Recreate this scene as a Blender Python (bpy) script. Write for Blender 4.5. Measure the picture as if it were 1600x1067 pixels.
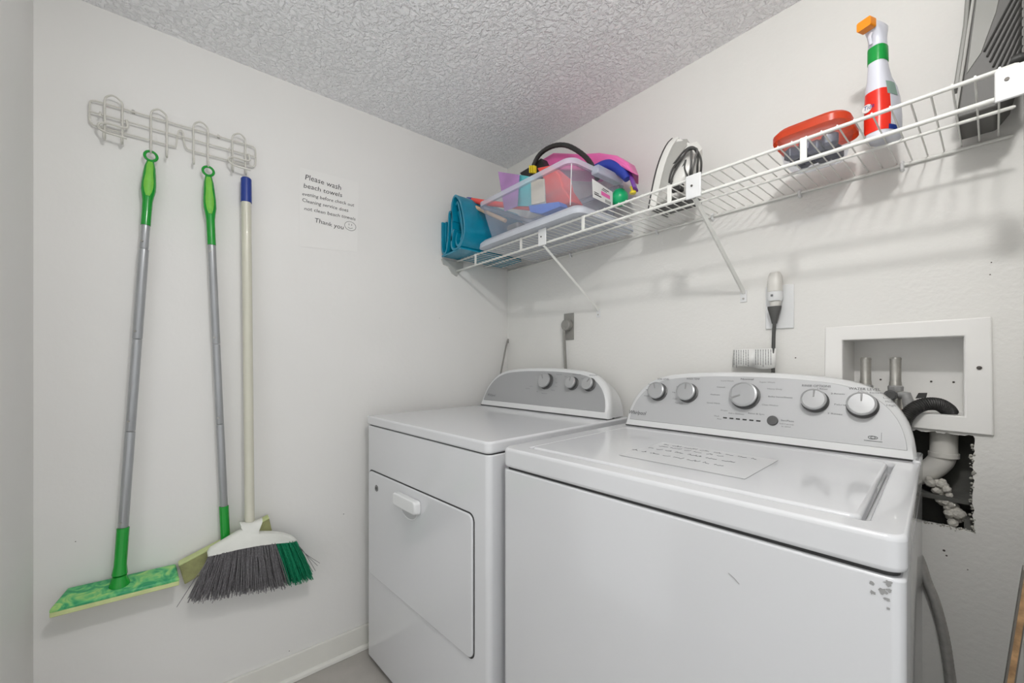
import bpy, bmesh, math, random
from mathutils import Vector, Matrix
random.seed(7)
for o in list(bpy.data.objects): bpy.data.objects.remove(o)
S = bpy.context.scene
COL = S.collection
PI = math.pi

# ------------------------------------------------------------------ camera
FPX = 633.0
YAW = math.radians(50)
CAM = Vector((1.588, -1.303, 1.115))
cd = bpy.data.cameras.new('camera'); cam = bpy.data.objects.new('camera', cd); COL.objects.link(cam)
cam.location = CAM; cam.rotation_euler = (PI/2, 0, YAW)
cd.sensor_width = 36; cd.lens = FPX*36/1600; cd.shift_y = 31.5/1600; cd.clip_start = 0.01
S.camera = cam
# ------------------------------------------------------------------ world and exposure
w = bpy.data.worlds.new('world'); S.world = w; w.use_nodes = True
w.node_tree.nodes['Background'].inputs[0].default_value = (0.97, 0.985, 1.0, 1)
w.node_tree.nodes['Background'].inputs[1].default_value = 0.93
S.view_settings.view_transform = 'Standard'; S.view_settings.look = 'None'
S.view_settings.gamma = 1; S.view_settings.use_curve_mapping = False
S.view_settings.exposure = 0.07
# ------------------------------------------------------------------ lights
def area(name, loc, size, power, rot=(0, 0, 0), shape='DISK', sy=None, col=(1, .985, .96)):
    l = bpy.data.lights.new(name, 'AREA'); l.shape = shape; l.size = size
    if sy: l.size_y = sy
    l.energy = power; l.color = col
    o = bpy.data.objects.new(name, l); o.location = loc; o.rotation_euler = rot; COL.objects.link(o); return o
l = bpy.data.lights.new('ceiling_lamp', 'POINT'); l.energy = 18.5; l.shadow_soft_size = .036; l.color = (1, .985, .965)
o = bpy.data.objects.new('ceiling_lamp', l); o.location = (1.595, -1.08, 1.99); COL.objects.link(o)

# ------------------------------------------------------------------ geometry helpers
F = Vector((-math.sin(YAW), math.cos(YAW), 0)); R = Vector((math.cos(YAW), math.sin(YAW), 0))
def at(px, py, X=None, Y=None, Z=None):
    """point of the real plane X=, Y= or Z= that the photograph shows at px,py"""
    d = F + R*((px-800)/FPX) + Vector((0, 0, (565-py)/FPX))
    t = (X-CAM.x)/d.x if X is not None else (Y-CAM.y)/d.y if Y is not None else (Z-CAM.z)/d.z
    return CAM + d*t
def crom(pts, n=6, closed=False):
    pts = [Vector(p) for p in pts]; out = []; N = len(pts)
    for i in range(N if closed else N-1):
        if closed: a, b, c, d = pts[(i-1) % N], pts[i], pts[(i+1) % N], pts[(i+2) % N]
        else:
            b, c = pts[i], pts[i+1]; a = pts[i-1] if i else b*2-c; d = pts[i+2] if i+2 < N else c*2-b
        for k in range(n):
            t = k/n
            out.append(.5*((2*b)+(c-a)*t+(2*a-5*b+4*c-d)*t*t+(3*b-a-3*c+d)*t**3))
    if not closed: out.append(pts[-1])
    return out
MATX = {}
class MB:
    def __init__(s): s.v = []; s.f = []
    def add(s, vs, fs):
        o = len(s.v); s.v += [Vector(x) for x in vs]; s.f += [tuple(o+i for i in f) for f in fs]; return s
    def box(s, x0, x1, y0, y1, z0, z1, M=None):
        vs = [Vector((x, y, z)) for x in (x0, x1) for y in (y0, y1) for z in (z0, z1)]
        if M: vs = [M @ q for q in vs]
        return s.add(vs, [(0, 1, 3, 2), (4, 6, 7, 5), (0, 4, 5, 1), (2, 3, 7, 6), (0, 2, 6, 4), (1, 5, 7, 3)])
    def tube(s, path, r, n=8, closed=False, sq=None):
        path = [Vector(p) for p in path]; N = len(path); vs = []; fs = []
        rr = r if isinstance(r, (list, tuple)) else [r]*N
        tang = []
        for i in range(N):
            if closed: t = path[(i+1) % N]-path[i-1]
            else: t = path[min(i+1, N-1)]-path[max(i-1, 0)]
            tang.append(t.normalized() if t.length > 1e-9 else Vector((0, 0, 1)))
        up = Vector((0, 0, 1)) if abs(tang[0].z) < .9 else Vector((1, 0, 0))
        nx = tang[0].cross(up).normalized()
        for i in range(N):
            nx = (nx-tang[i]*nx.dot(tang[i])).normalized(); ny = tang[i].cross(nx)
            a, b = (rr[i], rr[i]) if sq is None else (rr[i]*sq[0], rr[i]*sq[1])
            for k in range(n):
                t = 2*PI*k/n; vs.append(path[i]+nx*math.cos(t)*a+ny*math.sin(t)*b)
        for i in range(N if closed else N-1):
            j = (i+1) % N
            for k in range(n):
                fs.append((i*n+k, i*n+(k+1) % n, j*n+(k+1) % n, j*n+k))
        if not closed:
            fs.append(tuple(reversed(range(n)))); fs.append(tuple((N-1)*n+k for k in range(n)))
        return s.add(vs, fs)
    def rings(s, rings, cap=True):
        n = len(rings[0]); vs = [p for r in rings for p in r]; fs = []
        for i in range(len(rings)-1):
            for k in range(n): fs.append((i*n+k, i*n+(k+1) % n, (i+1)*n+(k+1) % n, (i+1)*n+k))
        if cap: fs.append(tuple(reversed(range(n)))); fs.append(tuple((len(rings)-1)*n+k for k in range(n)))
        return s.add(vs, fs)
    def prism(s, poly, d):
        poly = [Vector(p) for p in poly]; d = Vector(d)
        return s.rings([poly, [p+d for p in poly]])
    def lathe(s, prof, M=None, n=24):
        M = M or Matrix()
        return s.rings([[M @ Vector((r*math.cos(2*PI*k/n), r*math.sin(2*PI*k/n), z)) for k in range(n)] for r, z in prof])
    def sheet(s, grid):
        n = len(grid[0]); return s.add([p for r in grid for p in r],
            [(i*n+k, i*n+k+1, (i+1)*n+k+1, (i+1)*n+k) for i in range(len(grid)-1) for k in range(n-1)])
    def build(s, name, mat, parent=None, local=False, bevel=0, seg=3, smooth=True, ang=35, solid=0, sub=0):
        me = bpy.data.meshes.new(name); vs = s.v
        M = MATX.get(parent.name) if parent else None
        if M is not None and not local: Mi = M.inverted(); vs = [Mi @ p for p in vs]
        me.from_pydata([tuple(p) for p in vs], [], s.f); me.validate()
        bm = bmesh.new(); bm.from_mesh(me); bmesh.ops.recalc_face_normals(bm, faces=bm.faces); bm.to_mesh(me); bm.free()
        if smooth:
            for p in me.polygons: p.use_smooth = True
            me.set_sharp_from_angle(angle=math.radians(ang))
        me.materials.append(mat)
        o = bpy.data.objects.new(name, me); COL.objects.link(o)
        if parent: o.parent = parent; MATX[o.name] = MATX.get(parent.name, Matrix())
        else: MATX[o.name] = Matrix()
        if solid:
            m = o.modifiers.new('solid', 'SOLIDIFY'); m.thickness = solid; m.offset = 0
        if bevel:
            m = o.modifiers.new('bevel', 'BEVEL'); m.width = bevel; m.segments = seg; m.limit_method = 'ANGLE'; m.angle_limit = math.radians(40)
        if sub:
            m = o.modifiers.new('sub', 'SUBSURF'); m.levels = sub; m.render_levels = sub
        return o
def thing(name, label, cat, loc, rz=0, group=None):
    o = bpy.data.objects.new(name, None); COL.objects.link(o); o.empty_display_size = .05
    o.location = loc; o.rotation_euler = (0, 0, rz); o['label'] = label; o['category'] = cat
    if group: o['group'] = group
    MATX[o.name] = Matrix.Translation(Vector(loc)) @ Matrix.Rotation(rz, 4, 'Z'); return o
def tag(o, label, cat, group=None):
    """top-level mesh: move its origin to its own base, then describe it"""
    me = o.data; n = len(me.vertices)
    c = sum((v.co for v in me.vertices), Vector())/n; c.z = min(v.co.z for v in me.vertices)
    me.transform(Matrix.Translation(-c)); o.location = c; MATX[o.name] = Matrix.Translation(c)
    o['label'] = label; o['category'] = cat
    if group: o['group'] = group
    return o
def struct(o): o['kind'] = 'structure'; return o
def plabel(o, l): o['label'] = l; return o

# ------------------------------------------------------------------ materials
def lin(c): return tuple(((x/255)/12.92 if x/255 <= .04045 else ((x/255+.055)/1.055)**2.4) for x in c)
def mat(name, rgb, rough=.5, metal=0, var=.04, vscale=14, bump=0, bscale=200, coat=0, spec=.5, kind='noise', trans=0, alpha=1, detail=4, sss=0):
    m = bpy.data.materials.new(name); m.use_nodes = True; nt = m.node_tree; N = nt.nodes; L = nt.links
    b = N['Principled BSDF']; c = lin(rgb)
    tc = N.new('ShaderNodeTexCoord'); nz = N.new('ShaderNodeTexNoise'); nz.inputs['Scale'].default_value = vscale; nz.inputs['Detail'].default_value = detail
    L.new(tc.outputs['Object'], nz.inputs['Vector'])
    rp = N.new('ShaderNodeValToRGB'); L.new(nz.outputs['Fac'], rp.inputs['Fac'])
    rp.color_ramp.elements[0].position = .3; rp.color_ramp.elements[1].position = .7
    rp.color_ramp.elements[0].color = tuple(x*(1-var) for x in c)+(1,); rp.color_ramp.elements[1].color = tuple(min(1, x*(1+var)) for x in c)+(1,)
    L.new(rp.outputs['Color'], b.inputs['Base Color'])
    b.inputs['Roughness'].default_value = rough; b.inputs['Metallic'].default_value = metal
    b.inputs['Coat Weight'].default_value = coat; b.inputs['Specular IOR Level'].default_value = spec
    b.inputs['Transmission Weight'].default_value = trans; b.inputs['Alpha'].default_value = alpha
    if bump:
        n2 = N.new('ShaderNodeTexNoise'); n2.inputs['Scale'].default_value = bscale; n2.inputs['Detail'].default_value = 3
        L.new(tc.outputs['Object'], n2.inputs['Vector']); bp = N.new('ShaderNodeBump'); bp.inputs['Strength'].default_value = bump; bp.inputs['Distance'].default_value = .002
        L.new(n2.outputs['Fac'], bp.inputs['Height']); L.new(bp.outputs['Normal'], b.inputs['Normal'])
    return m
M = {}
M['wall'] = mat('wall_paint', (224, 223, 220), .55, var=.015, vscale=3, bump=.18, bscale=55)
M['wall_rough'] = mat('wall_paint_rough', (226, 225, 221), .6, var=.015, vscale=3, bump=.5, bscale=90)
M['base'] = mat('baseboard_paint', (222, 221, 214), .4, var=.03, vscale=9, bump=.1, bscale=40)
M['white'] = mat('appliance_enamel', (212, 213, 215), .16, var=.01, vscale=2, coat=.4)
M['whitep'] = mat('white_plastic', (222, 223, 223), .3, var=.01)
M['wire'] = mat('white_wire_coating', (226, 226, 221), .35, var=.02)
M['rackwire'] = mat('aged_wire_coating', (204, 202, 194), .4, var=.03)
M['boxw'] = mat('valve_box_plastic', (236, 235, 232), .35, var=.02)
M['gap'] = mat('dark_gap', (60, 60, 60), .8)
M['panel_w'] = mat('brushed_grey_panel', (190, 191, 192), .42, .15, var=.01, vscale=2)
M['panel_d'] = mat('grey_panel', (168, 169, 170), .36, .2, var=.01, vscale=2)
M['chrome'] = mat('chrome', (190, 190, 190), .15, 1)
M['knobface'] = mat('knob_face', (178, 179, 180), .35, .4, var=.02)
M['knobside'] = mat('knob_side', (88, 88, 88), .4, .2)
M['ink'] = mat('grey_print', (110, 111, 112), .6)
M['ink2'] = mat('dark_print', (62, 63, 64), .6)
M['pen'] = mat('black_marker', (44, 44, 46), .6)
M['notepaper'] = mat('note_paper', (226, 225, 222), .6, var=.01)
M['paper'] = mat('paper', (230, 230, 227), .6, var=.01)
M['sheetg'] = mat('laminated_paper', (207, 208, 209), .25, var=.01)
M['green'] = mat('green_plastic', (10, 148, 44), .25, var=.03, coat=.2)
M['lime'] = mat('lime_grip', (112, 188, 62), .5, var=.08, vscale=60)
M['steel'] = mat('painted_steel_pole', (172, 174, 176), .32, .55, var=.03)
M['beige'] = mat('beige_pole', (206, 204, 188), .35, var=.03, coat=.3)
M['blue'] = mat('blue_cap', (26, 54, 136), .35)
M['bwhite'] = mat('broom_white_plastic', (222, 223, 216), .4, var=.03, vscale=30)
M['brist'] = mat('grey_bristle', (112, 110, 112), .6, var=.35, vscale=220)
M['bristg'] = mat('green_bristle', (14, 126, 88), .5, var=.25, vscale=160)
M['olive'] = mat('olive_sponge', (150, 152, 104), .8, var=.18, vscale=40, bump=.4, bscale=150)
M['olivel'] = mat('pale_lime_plastic', (196, 206, 146), .5, var=.1, vscale=30)
M['teal'] = mat('teal_vinyl', (6, 134, 164), .22, var=.1, vscale=20, coat=.3, bump=.15, bscale=30)
M['brass'] = mat('aged_metal', (184, 182, 176), .28, .7, var=.15, vscale=60)
M['rubber'] = mat('black_rubber', (44, 43, 42), .5, var=.15, vscale=60)
M['cord'] = mat('grey_cord', (74, 74, 72), .45)
M['cordl'] = mat('light_grey_cord', (142, 141, 136), .5)
M['pvc'] = mat('pvc', (214, 212, 206), .35, var=.03)
M['foam'] = mat('spray_foam', (196, 193, 185), .95, var=.2, vscale=80, bump=1, bscale=90)
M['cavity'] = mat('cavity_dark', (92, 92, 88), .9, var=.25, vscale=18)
M['gyp'] = mat('torn_gypsum', (170, 168, 160), .95, var=.2, vscale=120, bump=.8, bscale=160)
M['hose'] = mat('braided_grey_hose', (176, 175, 171), .4, .35, var=.1, vscale=90)
M['greyhard'] = mat('grey_case_plastic', (132, 132, 127), .45, var=.05)
M['greydark'] = mat('dark_slot', (52, 52, 50), .5)
M['greymid'] = mat('mid_grey_case', (84, 83, 80), .5, var=.05)
M['greylight'] = mat('light_grey_rim', (186, 186, 182), .3, .2)
M['orange'] = mat('orange_red_lid', (240, 92, 54), .3, var=.06, coat=.3)
def translucent(m):
    N = m.node_tree.nodes; L = m.node_tree.links; b = N['Principled BSDF']; t = N.new('ShaderNodeBsdfTranslucent'); mx = N.new('ShaderNodeMixShader'); mx.inputs[0].default_value = .55
    L.new(N['Color Ramp'].outputs['Color'], t.inputs['Color']); L.new(b.outputs[0], mx.inputs[1]); L.new(t.outputs[0], mx.inputs[2]); L.new(mx.outputs[0], N['Material Output'].inputs[0])
translucent(M['orange'])
M['darkblue'] = mat('dark_packets', (40, 42, 62), .35, var=.5, vscale=40)
M['red'] = mat('red_label', (226, 44, 26), .3)
M['lgreen'] = mat('green_label', (14, 150, 62), .3)
M['spray'] = mat('bottle_white', (218, 220, 230), .3, var=.01)
M['orangec'] = mat('orange_nozzle', (244, 146, 24), .35)
M['stickgrey'] = mat('label_grey_green', (140, 168, 156), .4)
M['ironw'] = mat('iron_white', (222, 221, 216), .3)
M['irong'] = mat('iron_grey', (166, 165, 160), .3)
M['sole'] = mat('iron_sole', (84, 84, 84), .3, .7)
M['wood'] = mat('raw_chipboard', (196, 158, 116), .85, var=.35, vscale=70, bump=.6, bscale=120)
M['boardg'] = mat('grey_laminate', (132, 128, 122), .5, var=.05)
M['pink'] = mat('pink_vinyl', (232, 110, 176), .35, var=.06)
M['purple'] = mat('purple_vinyl', (122, 66, 168), .35, var=.1)
M['navy'] = mat('blue_foam', (38, 60, 160), .4, var=.05)
M['lav'] = mat('lavender_card', (176, 132, 186), .4, var=.2, vscale=12)
M['aqua'] = mat('aqua_card', (96, 196, 200), .4, var=.1, vscale=12)
M['cream'] = mat('cream_card', (226, 214, 190), .5, var=.05)
M['coral'] = mat('coral_plastic', (240, 84, 74), .35, var=.04)
M['skyblue'] = mat('blue_plastic', (70, 120, 214), .35)
M['greenb'] = mat('green_ball', (24, 176, 112), .3)
M['yellow'] = mat('yellow_plastic', (236, 214, 44), .35)
M['tan'] = mat('tan_wood', (206, 176, 146), .6, var=.1)
M['stain'] = mat('worn_paint_grey', (150, 150, 149), .5, var=.1, vscale=60)
M['rust'] = mat('dark_screw', (84, 80, 76), .5, .5)

def frosted(name, rgb, tr, rough=.2):
    m = bpy.data.materials.new(name); m.use_nodes = True; nt = m.node_tree; N = nt.nodes; L = nt.links
    b = N['Principled BSDF']; b.inputs['Base Color'].default_value = lin(rgb)+(1,); b.inputs['Roughness'].default_value = rough
    t = N.new('ShaderNodeBsdfTransparent'); t.inputs[0].default_value = (.97, .98, 1, 1)
    nz = N.new('ShaderNodeTexNoise'); nz.inputs['Scale'].default_value = 9
    mp = N.new('ShaderNodeMapRange'); mp.inputs['To Min'].default_value = tr-.05; mp.inputs['To Max'].default_value = tr+.05
    L.new(nz.outputs['Fac'], mp.inputs['Value'])
    mx = N.new('ShaderNodeMixShader'); L.new(mp.outputs['Result'], mx.inputs[0]); L.new(b.outputs[0], mx.inputs[1]); L.new(t.outputs[0], mx.inputs[2])
    L.new(mx.outputs[0], N['Material Output'].inputs[0]); return m
M['clear'] = frosted('clear_bin_plastic', (226, 230, 240), .87, .12)
M['clearrim'] = frosted('clear_bin_rim', (226, 230, 240), .62, .12)
M['frost'] = frosted('frosted_lid_plastic', (216, 220, 228), .28, .3)
M['tubclear'] = frosted('clear_tub', (214, 216, 220), .91, .1)
M['tape'] = frosted('clear_film', (236, 236, 236), .55, .15)

def ceiling_mat():
    m = mat('knockdown_ceiling', (250, 250, 251), .8, var=.02, vscale=4); nt = m.node_tree; N = nt.nodes; L = nt.links
    tc = N.new('ShaderNodeTexCoord'); n1 = N.new('ShaderNodeTexNoise'); n1.inputs['Scale'].default_value = 75; n1.inputs['Detail'].default_value = 3; n1.inputs['Distortion'].default_value = .6
    L.new(tc.outputs['Object'], n1.inputs['Vector'])
    rp = N.new('ShaderNodeValToRGB'); rp.color_ramp.elements[0].position = .42; rp.color_ramp.elements[1].position = .62; L.new(n1.outputs['Fac'], rp.inputs['Fac'])
    bp = N.new('ShaderNodeBump'); bp.inputs['Strength'].default_value = .8; bp.inputs['Distance'].default_value = .006
    L.new(rp.outputs['Color'], bp.inputs['Height']); L.new(bp.outputs['Normal'], N['Principled BSDF'].inputs['Normal']); return m
M['ceil'] = ceiling_mat()
def floor_mat():
    m = mat('grey_vinyl_floor', (172, 168, 162), .45, var=.1, vscale=9, bump=.1, bscale=60, detail=8); return m
M['floor'] = floor_mat()
def mop_mat():
    m = mat('scuffed_green_pad', (60, 176, 92), .35, var=.1); nt = m.node_tree; N = nt.nodes; L = nt.links
    tc = N.new('ShaderNodeTexCoord'); n1 = N.new('ShaderNodeTexNoise'); n1.inputs['Scale'].default_value = 26; n1.inputs['Detail'].default_value = 5; n1.inputs['Distortion'].default_value = 1.4
    L.new(tc.outputs['Object'], n1.inputs['Vector'])
    rp = N.new('ShaderNodeValToRGB'); L.new(n1.outputs['Fac'], rp.inputs['Fac'])
    e = rp.color_ramp.elements; e[0].position = .38; e[0].color = lin((44, 150, 100))+(1,); e[1].position = .66; e[1].color = lin((166, 208, 122))+(1,)
    x = e.new(.5); x.color = lin((96, 186, 116))+(1,)
    L.new(rp.outputs['Color'], N['Principled BSDF'].inputs['Base Color']); return m
M['moppad'] = mop_mat()

# ------------------------------------------------------------------ lettering
def letters(s):
    c = bpy.data.curves.new('t', 'FONT'); c.body = s; c.size = 1; c.resolution_u = 2
    o = bpy.data.objects.new('t', c); COL.objects.link(o)
    bpy.context.view_layer.update()
    me = bpy.data.meshes.new_from_object(o.evaluated_get(bpy.context.evaluated_depsgraph_get()))
    vs = [(v.co.x, v.co.y) for v in me.vertices]; fs = [tuple(p.vertices) for p in me.polygons]
    bpy.data.objects.remove(o); bpy.data.curves.remove(c); bpy.data.meshes.remove(me)
    return vs, fs
def write(mb, s, o, ux, uy, width=None, h=.01, shear=0, wob=0):
    """letters of cap height h with their baseline starting at o"""
    vs, fs = letters(s)
    if not vs: return
    x0 = min(v[0] for v in vs); wd = max(v[0] for v in vs)-x0; kx = width/wd if width else h/.7
    ph = random.random()*6
    mb.add([Vector(o)+Vector(ux)*((v[0]-x0)*kx+v[1]*h/.7*shear)+Vector(uy)*(v[1]*h/.7*(1+wob*1.6*math.sin(v[0]*2.1+ph))+wob*h*.9*math.sin(v[0]*1.3+ph)) for v in vs], fs)
def scrib(mb, o, ux, uy, width, h, r=.0005):
    """one line of handwriting too small to read: word-long wiggles of the pen"""
    x = 0; o = Vector(o); ux = Vector(ux); uy = Vector(uy)
    while x < width:
        wl = random.uniform(.014, .034); n = int(wl/.0022)
        p = [o+ux*(x+i*.0022+random.uniform(-.0008, .0008))+uy*(h*(random.choice((0, .05, .5, .55, 1)) if i % 2 else random.uniform(0, .25))) for i in range(n)]
        mb.tube(p, r, 3); x += wl+.006

# ================================================================== STRUCTURE
H = 2.092; RX = 1.625; FY = -1.576
struct(MB().box(-.12, RX+.3, FY-.12, .15, -.1, 0).build('floor', M['floor'], smooth=False))
struct(MB().box(-.12, RX+.12, FY-.12, .12, H, H+.1).build('ceiling', M['ceil'], smooth=False))
struct(MB().box(-.12, 0, FY, .12, 0, H).build('wall_left', M['wall'], smooth=False))
struct(MB().box(-.12, .30, FY-.12, FY, 0, H).box(.90, RX+.12, FY-.12, FY, 0, H).box(.30, .90, FY-.12, FY, 2.03, H).build('wall_front', M['wall'], smooth=False))  # doorway in the unseen stretch added to let world light onto the dryer
struct(MB().box(RX, RX+.12, -.66, 0, 0, H).build('wall_right', M['wall_rough'], smooth=False))  # unseen end cut short to let world light in from the side
# back wall with the opening of the valve box and a torn hole under it
BX0, BX1, BZ0, BZ1 = 1.336, 1.551, .994, 1.172       # valve box opening
HX0, HX1, HZ0, HZ1 = 1.40, 1.559, .752, .958         # torn hole
b = MB()
TH = .115
for x0, x1, z0, z1 in ((0, BX0, 0, H), (BX0, RX+.12, BZ1, H), (BX1, RX+.12, BZ0, BZ1), (BX0, RX+.12, .97, BZ0), (BX0, RX+.12, 0, .73), (1.585, RX+.12, .73, .97), (BX0, 1.38, .73, .97)):
    b.box(x0, x1, 0, TH, z0, z1)
inner = []; outer = []
def rectpt(x0, x1, z0, z1, t):
    t = t % 4; k = int(t); f = t-k
    return [(x0+(x1-x0)*f, z0), (x1, z0+(z1-z0)*f), (x1-(x1-x0)*f, z1), (x0, z1-(z1-z0)*f)][k]
NH = 120
for i in range(NH):
    t = 4*i/NH; x, z = rectpt(HX0, HX1, HZ0, HZ1, t); ox, oz = rectpt(1.38, 1.585, .73, .97, t)
    x += random.uniform(-.0022, .0022); z += random.uniform(-.0022, .0022)
    inner.append((x, z)); outer.append((ox, oz))
o0 = [Vector((x, 0, z)) for x, z in outer]; i0 = [Vector((x, 0, z)) for x, z in inner]; i1 = [Vector((x, .014, z)) for x, z in inner]; i2 = [Vector((x, .014, z)) for x, z in outer]
n = NH; vs = o0+i0+i1+i2; fs = []
for k in range(n):
    k2 = (k+1) % n
    for a in range(3): fs.append((a*n+k, a*n+k2, (a+1)*n+k2, (a+1)*n+k))
b.add(vs, fs)
struct(b.build('wall_back', M['wall_rough'], smooth=False))
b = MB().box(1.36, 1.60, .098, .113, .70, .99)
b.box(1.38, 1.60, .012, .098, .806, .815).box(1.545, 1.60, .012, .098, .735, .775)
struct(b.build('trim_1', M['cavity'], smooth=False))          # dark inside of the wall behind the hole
b = MB()
for i in range(NH):
    x, z = inner[i]
    if x < 1.43 or z > .94: continue
    for q in range(2):
        rr = random.uniform(.0010, .0030)
        c = Vector((x+random.uniform(-.004, .002), random.uniform(-.0015, .006), z+random.uniform(-.002, .003)))
        b.lathe([(.0001, -rr), (rr*.8, -rr*.6), (rr, 0), (rr*.7, rr*.7), (.0001, rr)], Matrix.Translation(c) @ Matrix.Rotation(random.random()*3, 4, 'X'), 6)
struct(b.build('trim_2', M['gyp'], smooth=False))              # crumbled plaster around the hole
# baseboards
b = MB().box(0, .012, FY, -.004, 0, .088).prism([(.012, FY, 0), (.024, FY, 0), (.022, FY, .012), (.012, FY, .018)], (0, -FY-.004, 0))
struct(b.build('baseboard_left', M['base'], bevel=.002))
struct(MB().box(.013, RX, -.012, 0, 0, .088).build('baseboard_back', M['base'], bevel=.002))
# small dents and screw holes on the walls
b = MB()
for px, py, s in ((687, 497, 2), (537, 803, 3), (452, 1017, 2.5), (565, 990, 2), (118, 846, 2.2)):
    p = at(px, py, X=.0005); b.lathe([(.0001, 0), (s*.0006, .0002), (.0001, .0006)], Matrix.Translation(p) @ Matrix.Rotation(PI/2, 4, 'Y'), 8)
for px, py, s in ((1243, 559, 3), (1475, 860, 4), (1479, 868, 3), (1430, 890, 2), (1512, 890, 2), (1549, 410, 2), (1547, 429, 2)):
    p = at(px, py, Y=-.0005); b.lathe([(.0001, 0), (s*.0006, .0002), (.0001, .0006)], Matrix.Translation(p) @ Matrix.Rotation(PI/2, 4, 'X'), 8)
struct(b.build('trim_3', M['rust']))

# ================================================================== CONSOLE SHAPE shared by washer and dryer
HALF = [(.343, 0), (.337, .045), (.324, .085), (.298, .122), (.258, .150), (.20, .166), (.10, .175), (0, .177)]
def outline(cx, half, hz, inset=0, zb=0):
    k = half/.343; kz = hz/.177
    pts = [(x*k, z*kz) for x, z in HALF]
    c = crom([Vector((x, z, 0)) for x, z in pts], 4)
    right = [(p.x, p.y) for p in c]
    if inset:
        q = []
        for x, z in right:
            nx = x; zz = z
            L = math.hypot(x/half, z/hz); q.append((x-inset*min(1, (x/half)**.6 if x > 0 else 0), z-inset*(z/hz)**1.2))
        right = [(x, z) for x, z in q if z >= zb]
        right[0] = (right[0][0], zb)
    left = [(-x, z) for x, z in reversed(right[:-1])]
    return [(cx+x, z) for x, z in right+left]
SL = .34                                               # backwards slope of the console face
def console(root, cx, half, y0, z0, hz, panel_mat, zb, ydepth):
    o1 = outline(cx, half, hz)
    ring = lambda kx, kz, yo, sl: [Vector((cx+(x-cx)*kx, y0+yo+z*sl, z0+z*kz)) for x, z in o1]
    rs = [ring(.985, .985, -.001, SL), ring(1, 1, .006, SL), ring(1, 1, .028, SL), ring(.992, .985, .032, SL), ring(.985, .955, .038, SL*.9)]
    last = [Vector((cx+(x-cx)*.97, min(y0+ydepth, y0+.10+z*.5+.04), z0+z*(.86 if z > .05 else .9))) for x, z in o1]
    rs.append(last)
    c = MB().rings(rs).build('console', M['whitep'], root, local=True, ang=50)
    op = outline(cx, half, hz, .012, zb)
    p = MB().rings([[Vector((x, y0-.0025+z*SL, z0+z)) for x, z in op], [Vector((x, y0+.004+z*SL, z0+z)) for x, z in op]])
    p = p.build('control_panel', panel_mat, c, local=True, bevel=.001, seg=1)
    MB().box(cx-half+.004, cx+half-.004, y0-.0015, y0+.05, z0-.0035, z0+.001).build('gasket', M['gap'], c, local=True)
    return c, p
def facept(y0, z0, x, z, off=0):
    """point on the sloped console face, off metres in front of it"""
    n = Vector((0, -1, SL)).normalized()
    return Vector((x, y0-.0025+(z-z0)*SL, z))+n*off
FU = Vector((1, 0, 0)); FV = Vector((0, SL, 1)).normalized(); FN = Vector((0, -1, SL)).normalized()
def knob(con, y0, z0, x, z, r, ang, big=False):
    Mx = Matrix.Translation(facept(y0, z0, x, z, .0004)) @ Matrix((( FU.x, FV.x, FN.x, 0), (FU.y, FV.y, FN.y, 0), (FU.z, FV.z, FN.z, 0), (0, 0, 0, 1)))
    h = .022
    k = MB().lathe([(r*1.08, 0), (r*1.08, .002), (r*.94, .004), (r*.95, h-.003), (r*.93, h)], Mx, 32).build('knob', M['knobside'], con, local=True)
    if True:
        MB().lathe([(r*.97, h-.006), (r*1.0, h-.003), (r*.98, h+.001), (r*.86, h+.0025), (r*.84, h+.0015), (.0001, h+.002)], Mx, 32).build('knob_cap', M['knobface'], k, local=True)
    a = math.radians(ang); d = Vector((math.cos(a), math.sin(a), 0)); e = Vector((-d.y, d.x, 0))
    q = [d*r*.2+e*r*.055, d*r*.82+e*r*.07, d*r*.82-e*r*.07, d*r*.2-e*r*.055]
    MB().prism([Mx @ (v+Vector((0, 0, h+.001))) for v in q], (Mx.to_3x3() @ Vector((0, 0, .002)))).build('pointer', M['stain'], k, local=True)
    return k

def rbox_frame(mb, x0, x1, y0, y1, z0, z1, hx0, hx1, hy0, hy1, r=.02, n=6):
    """slab with a round-cornered rectangular opening"""
    def loop(a, b_, c, d, rr):
        out = []
        for cx, cy, s in ((b_-rr, c+rr, -90), (b_-rr, d-rr, 0), (a+rr, d-rr, 90), (a+rr, c+rr, 180)):
            for i in range(n+1):
                t = math.radians(s+90*i/n); out.append((cx+rr*math.cos(t), cy+rr*math.sin(t)))
        return out
    O = loop(x0, x1, y0, y1, r); I = loop(hx0, hx1, hy0, hy1, r*.6); N = len(O)
    vs = [Vector((x, y, z)) for z in (z1, z0) for x, y in O]+[Vector((x, y, z)) for z in (z1, z0) for x, y in I]
    fs = []
    for k in range(N):
        k2 = (k+1) % N
        fs += [(k, k2, N+k2, N+k), (2*N+k, 3*N+k, 3*N+k2, 2*N+k2), (k, 2*N+k, 2*N+k2, k2), (N+k, N+k2, 3*N+k2, 3*N+k)]
    mb.add(vs, fs); return loop

def rrect(x0, x1, z0, z1, r, n=5):
    out = []
    for cx, cz, s in ((x1-r, z0+r, -90), (x1-r, z1-r, 0), (x0+r, z1-r, 90), (x0+r, z0+r, 180)):
        for i in range(n+1):
            t = math.radians(s+90*i/n); out.append((cx+r*math.cos(t), cz+r*math.sin(t)))
    return out

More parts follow.
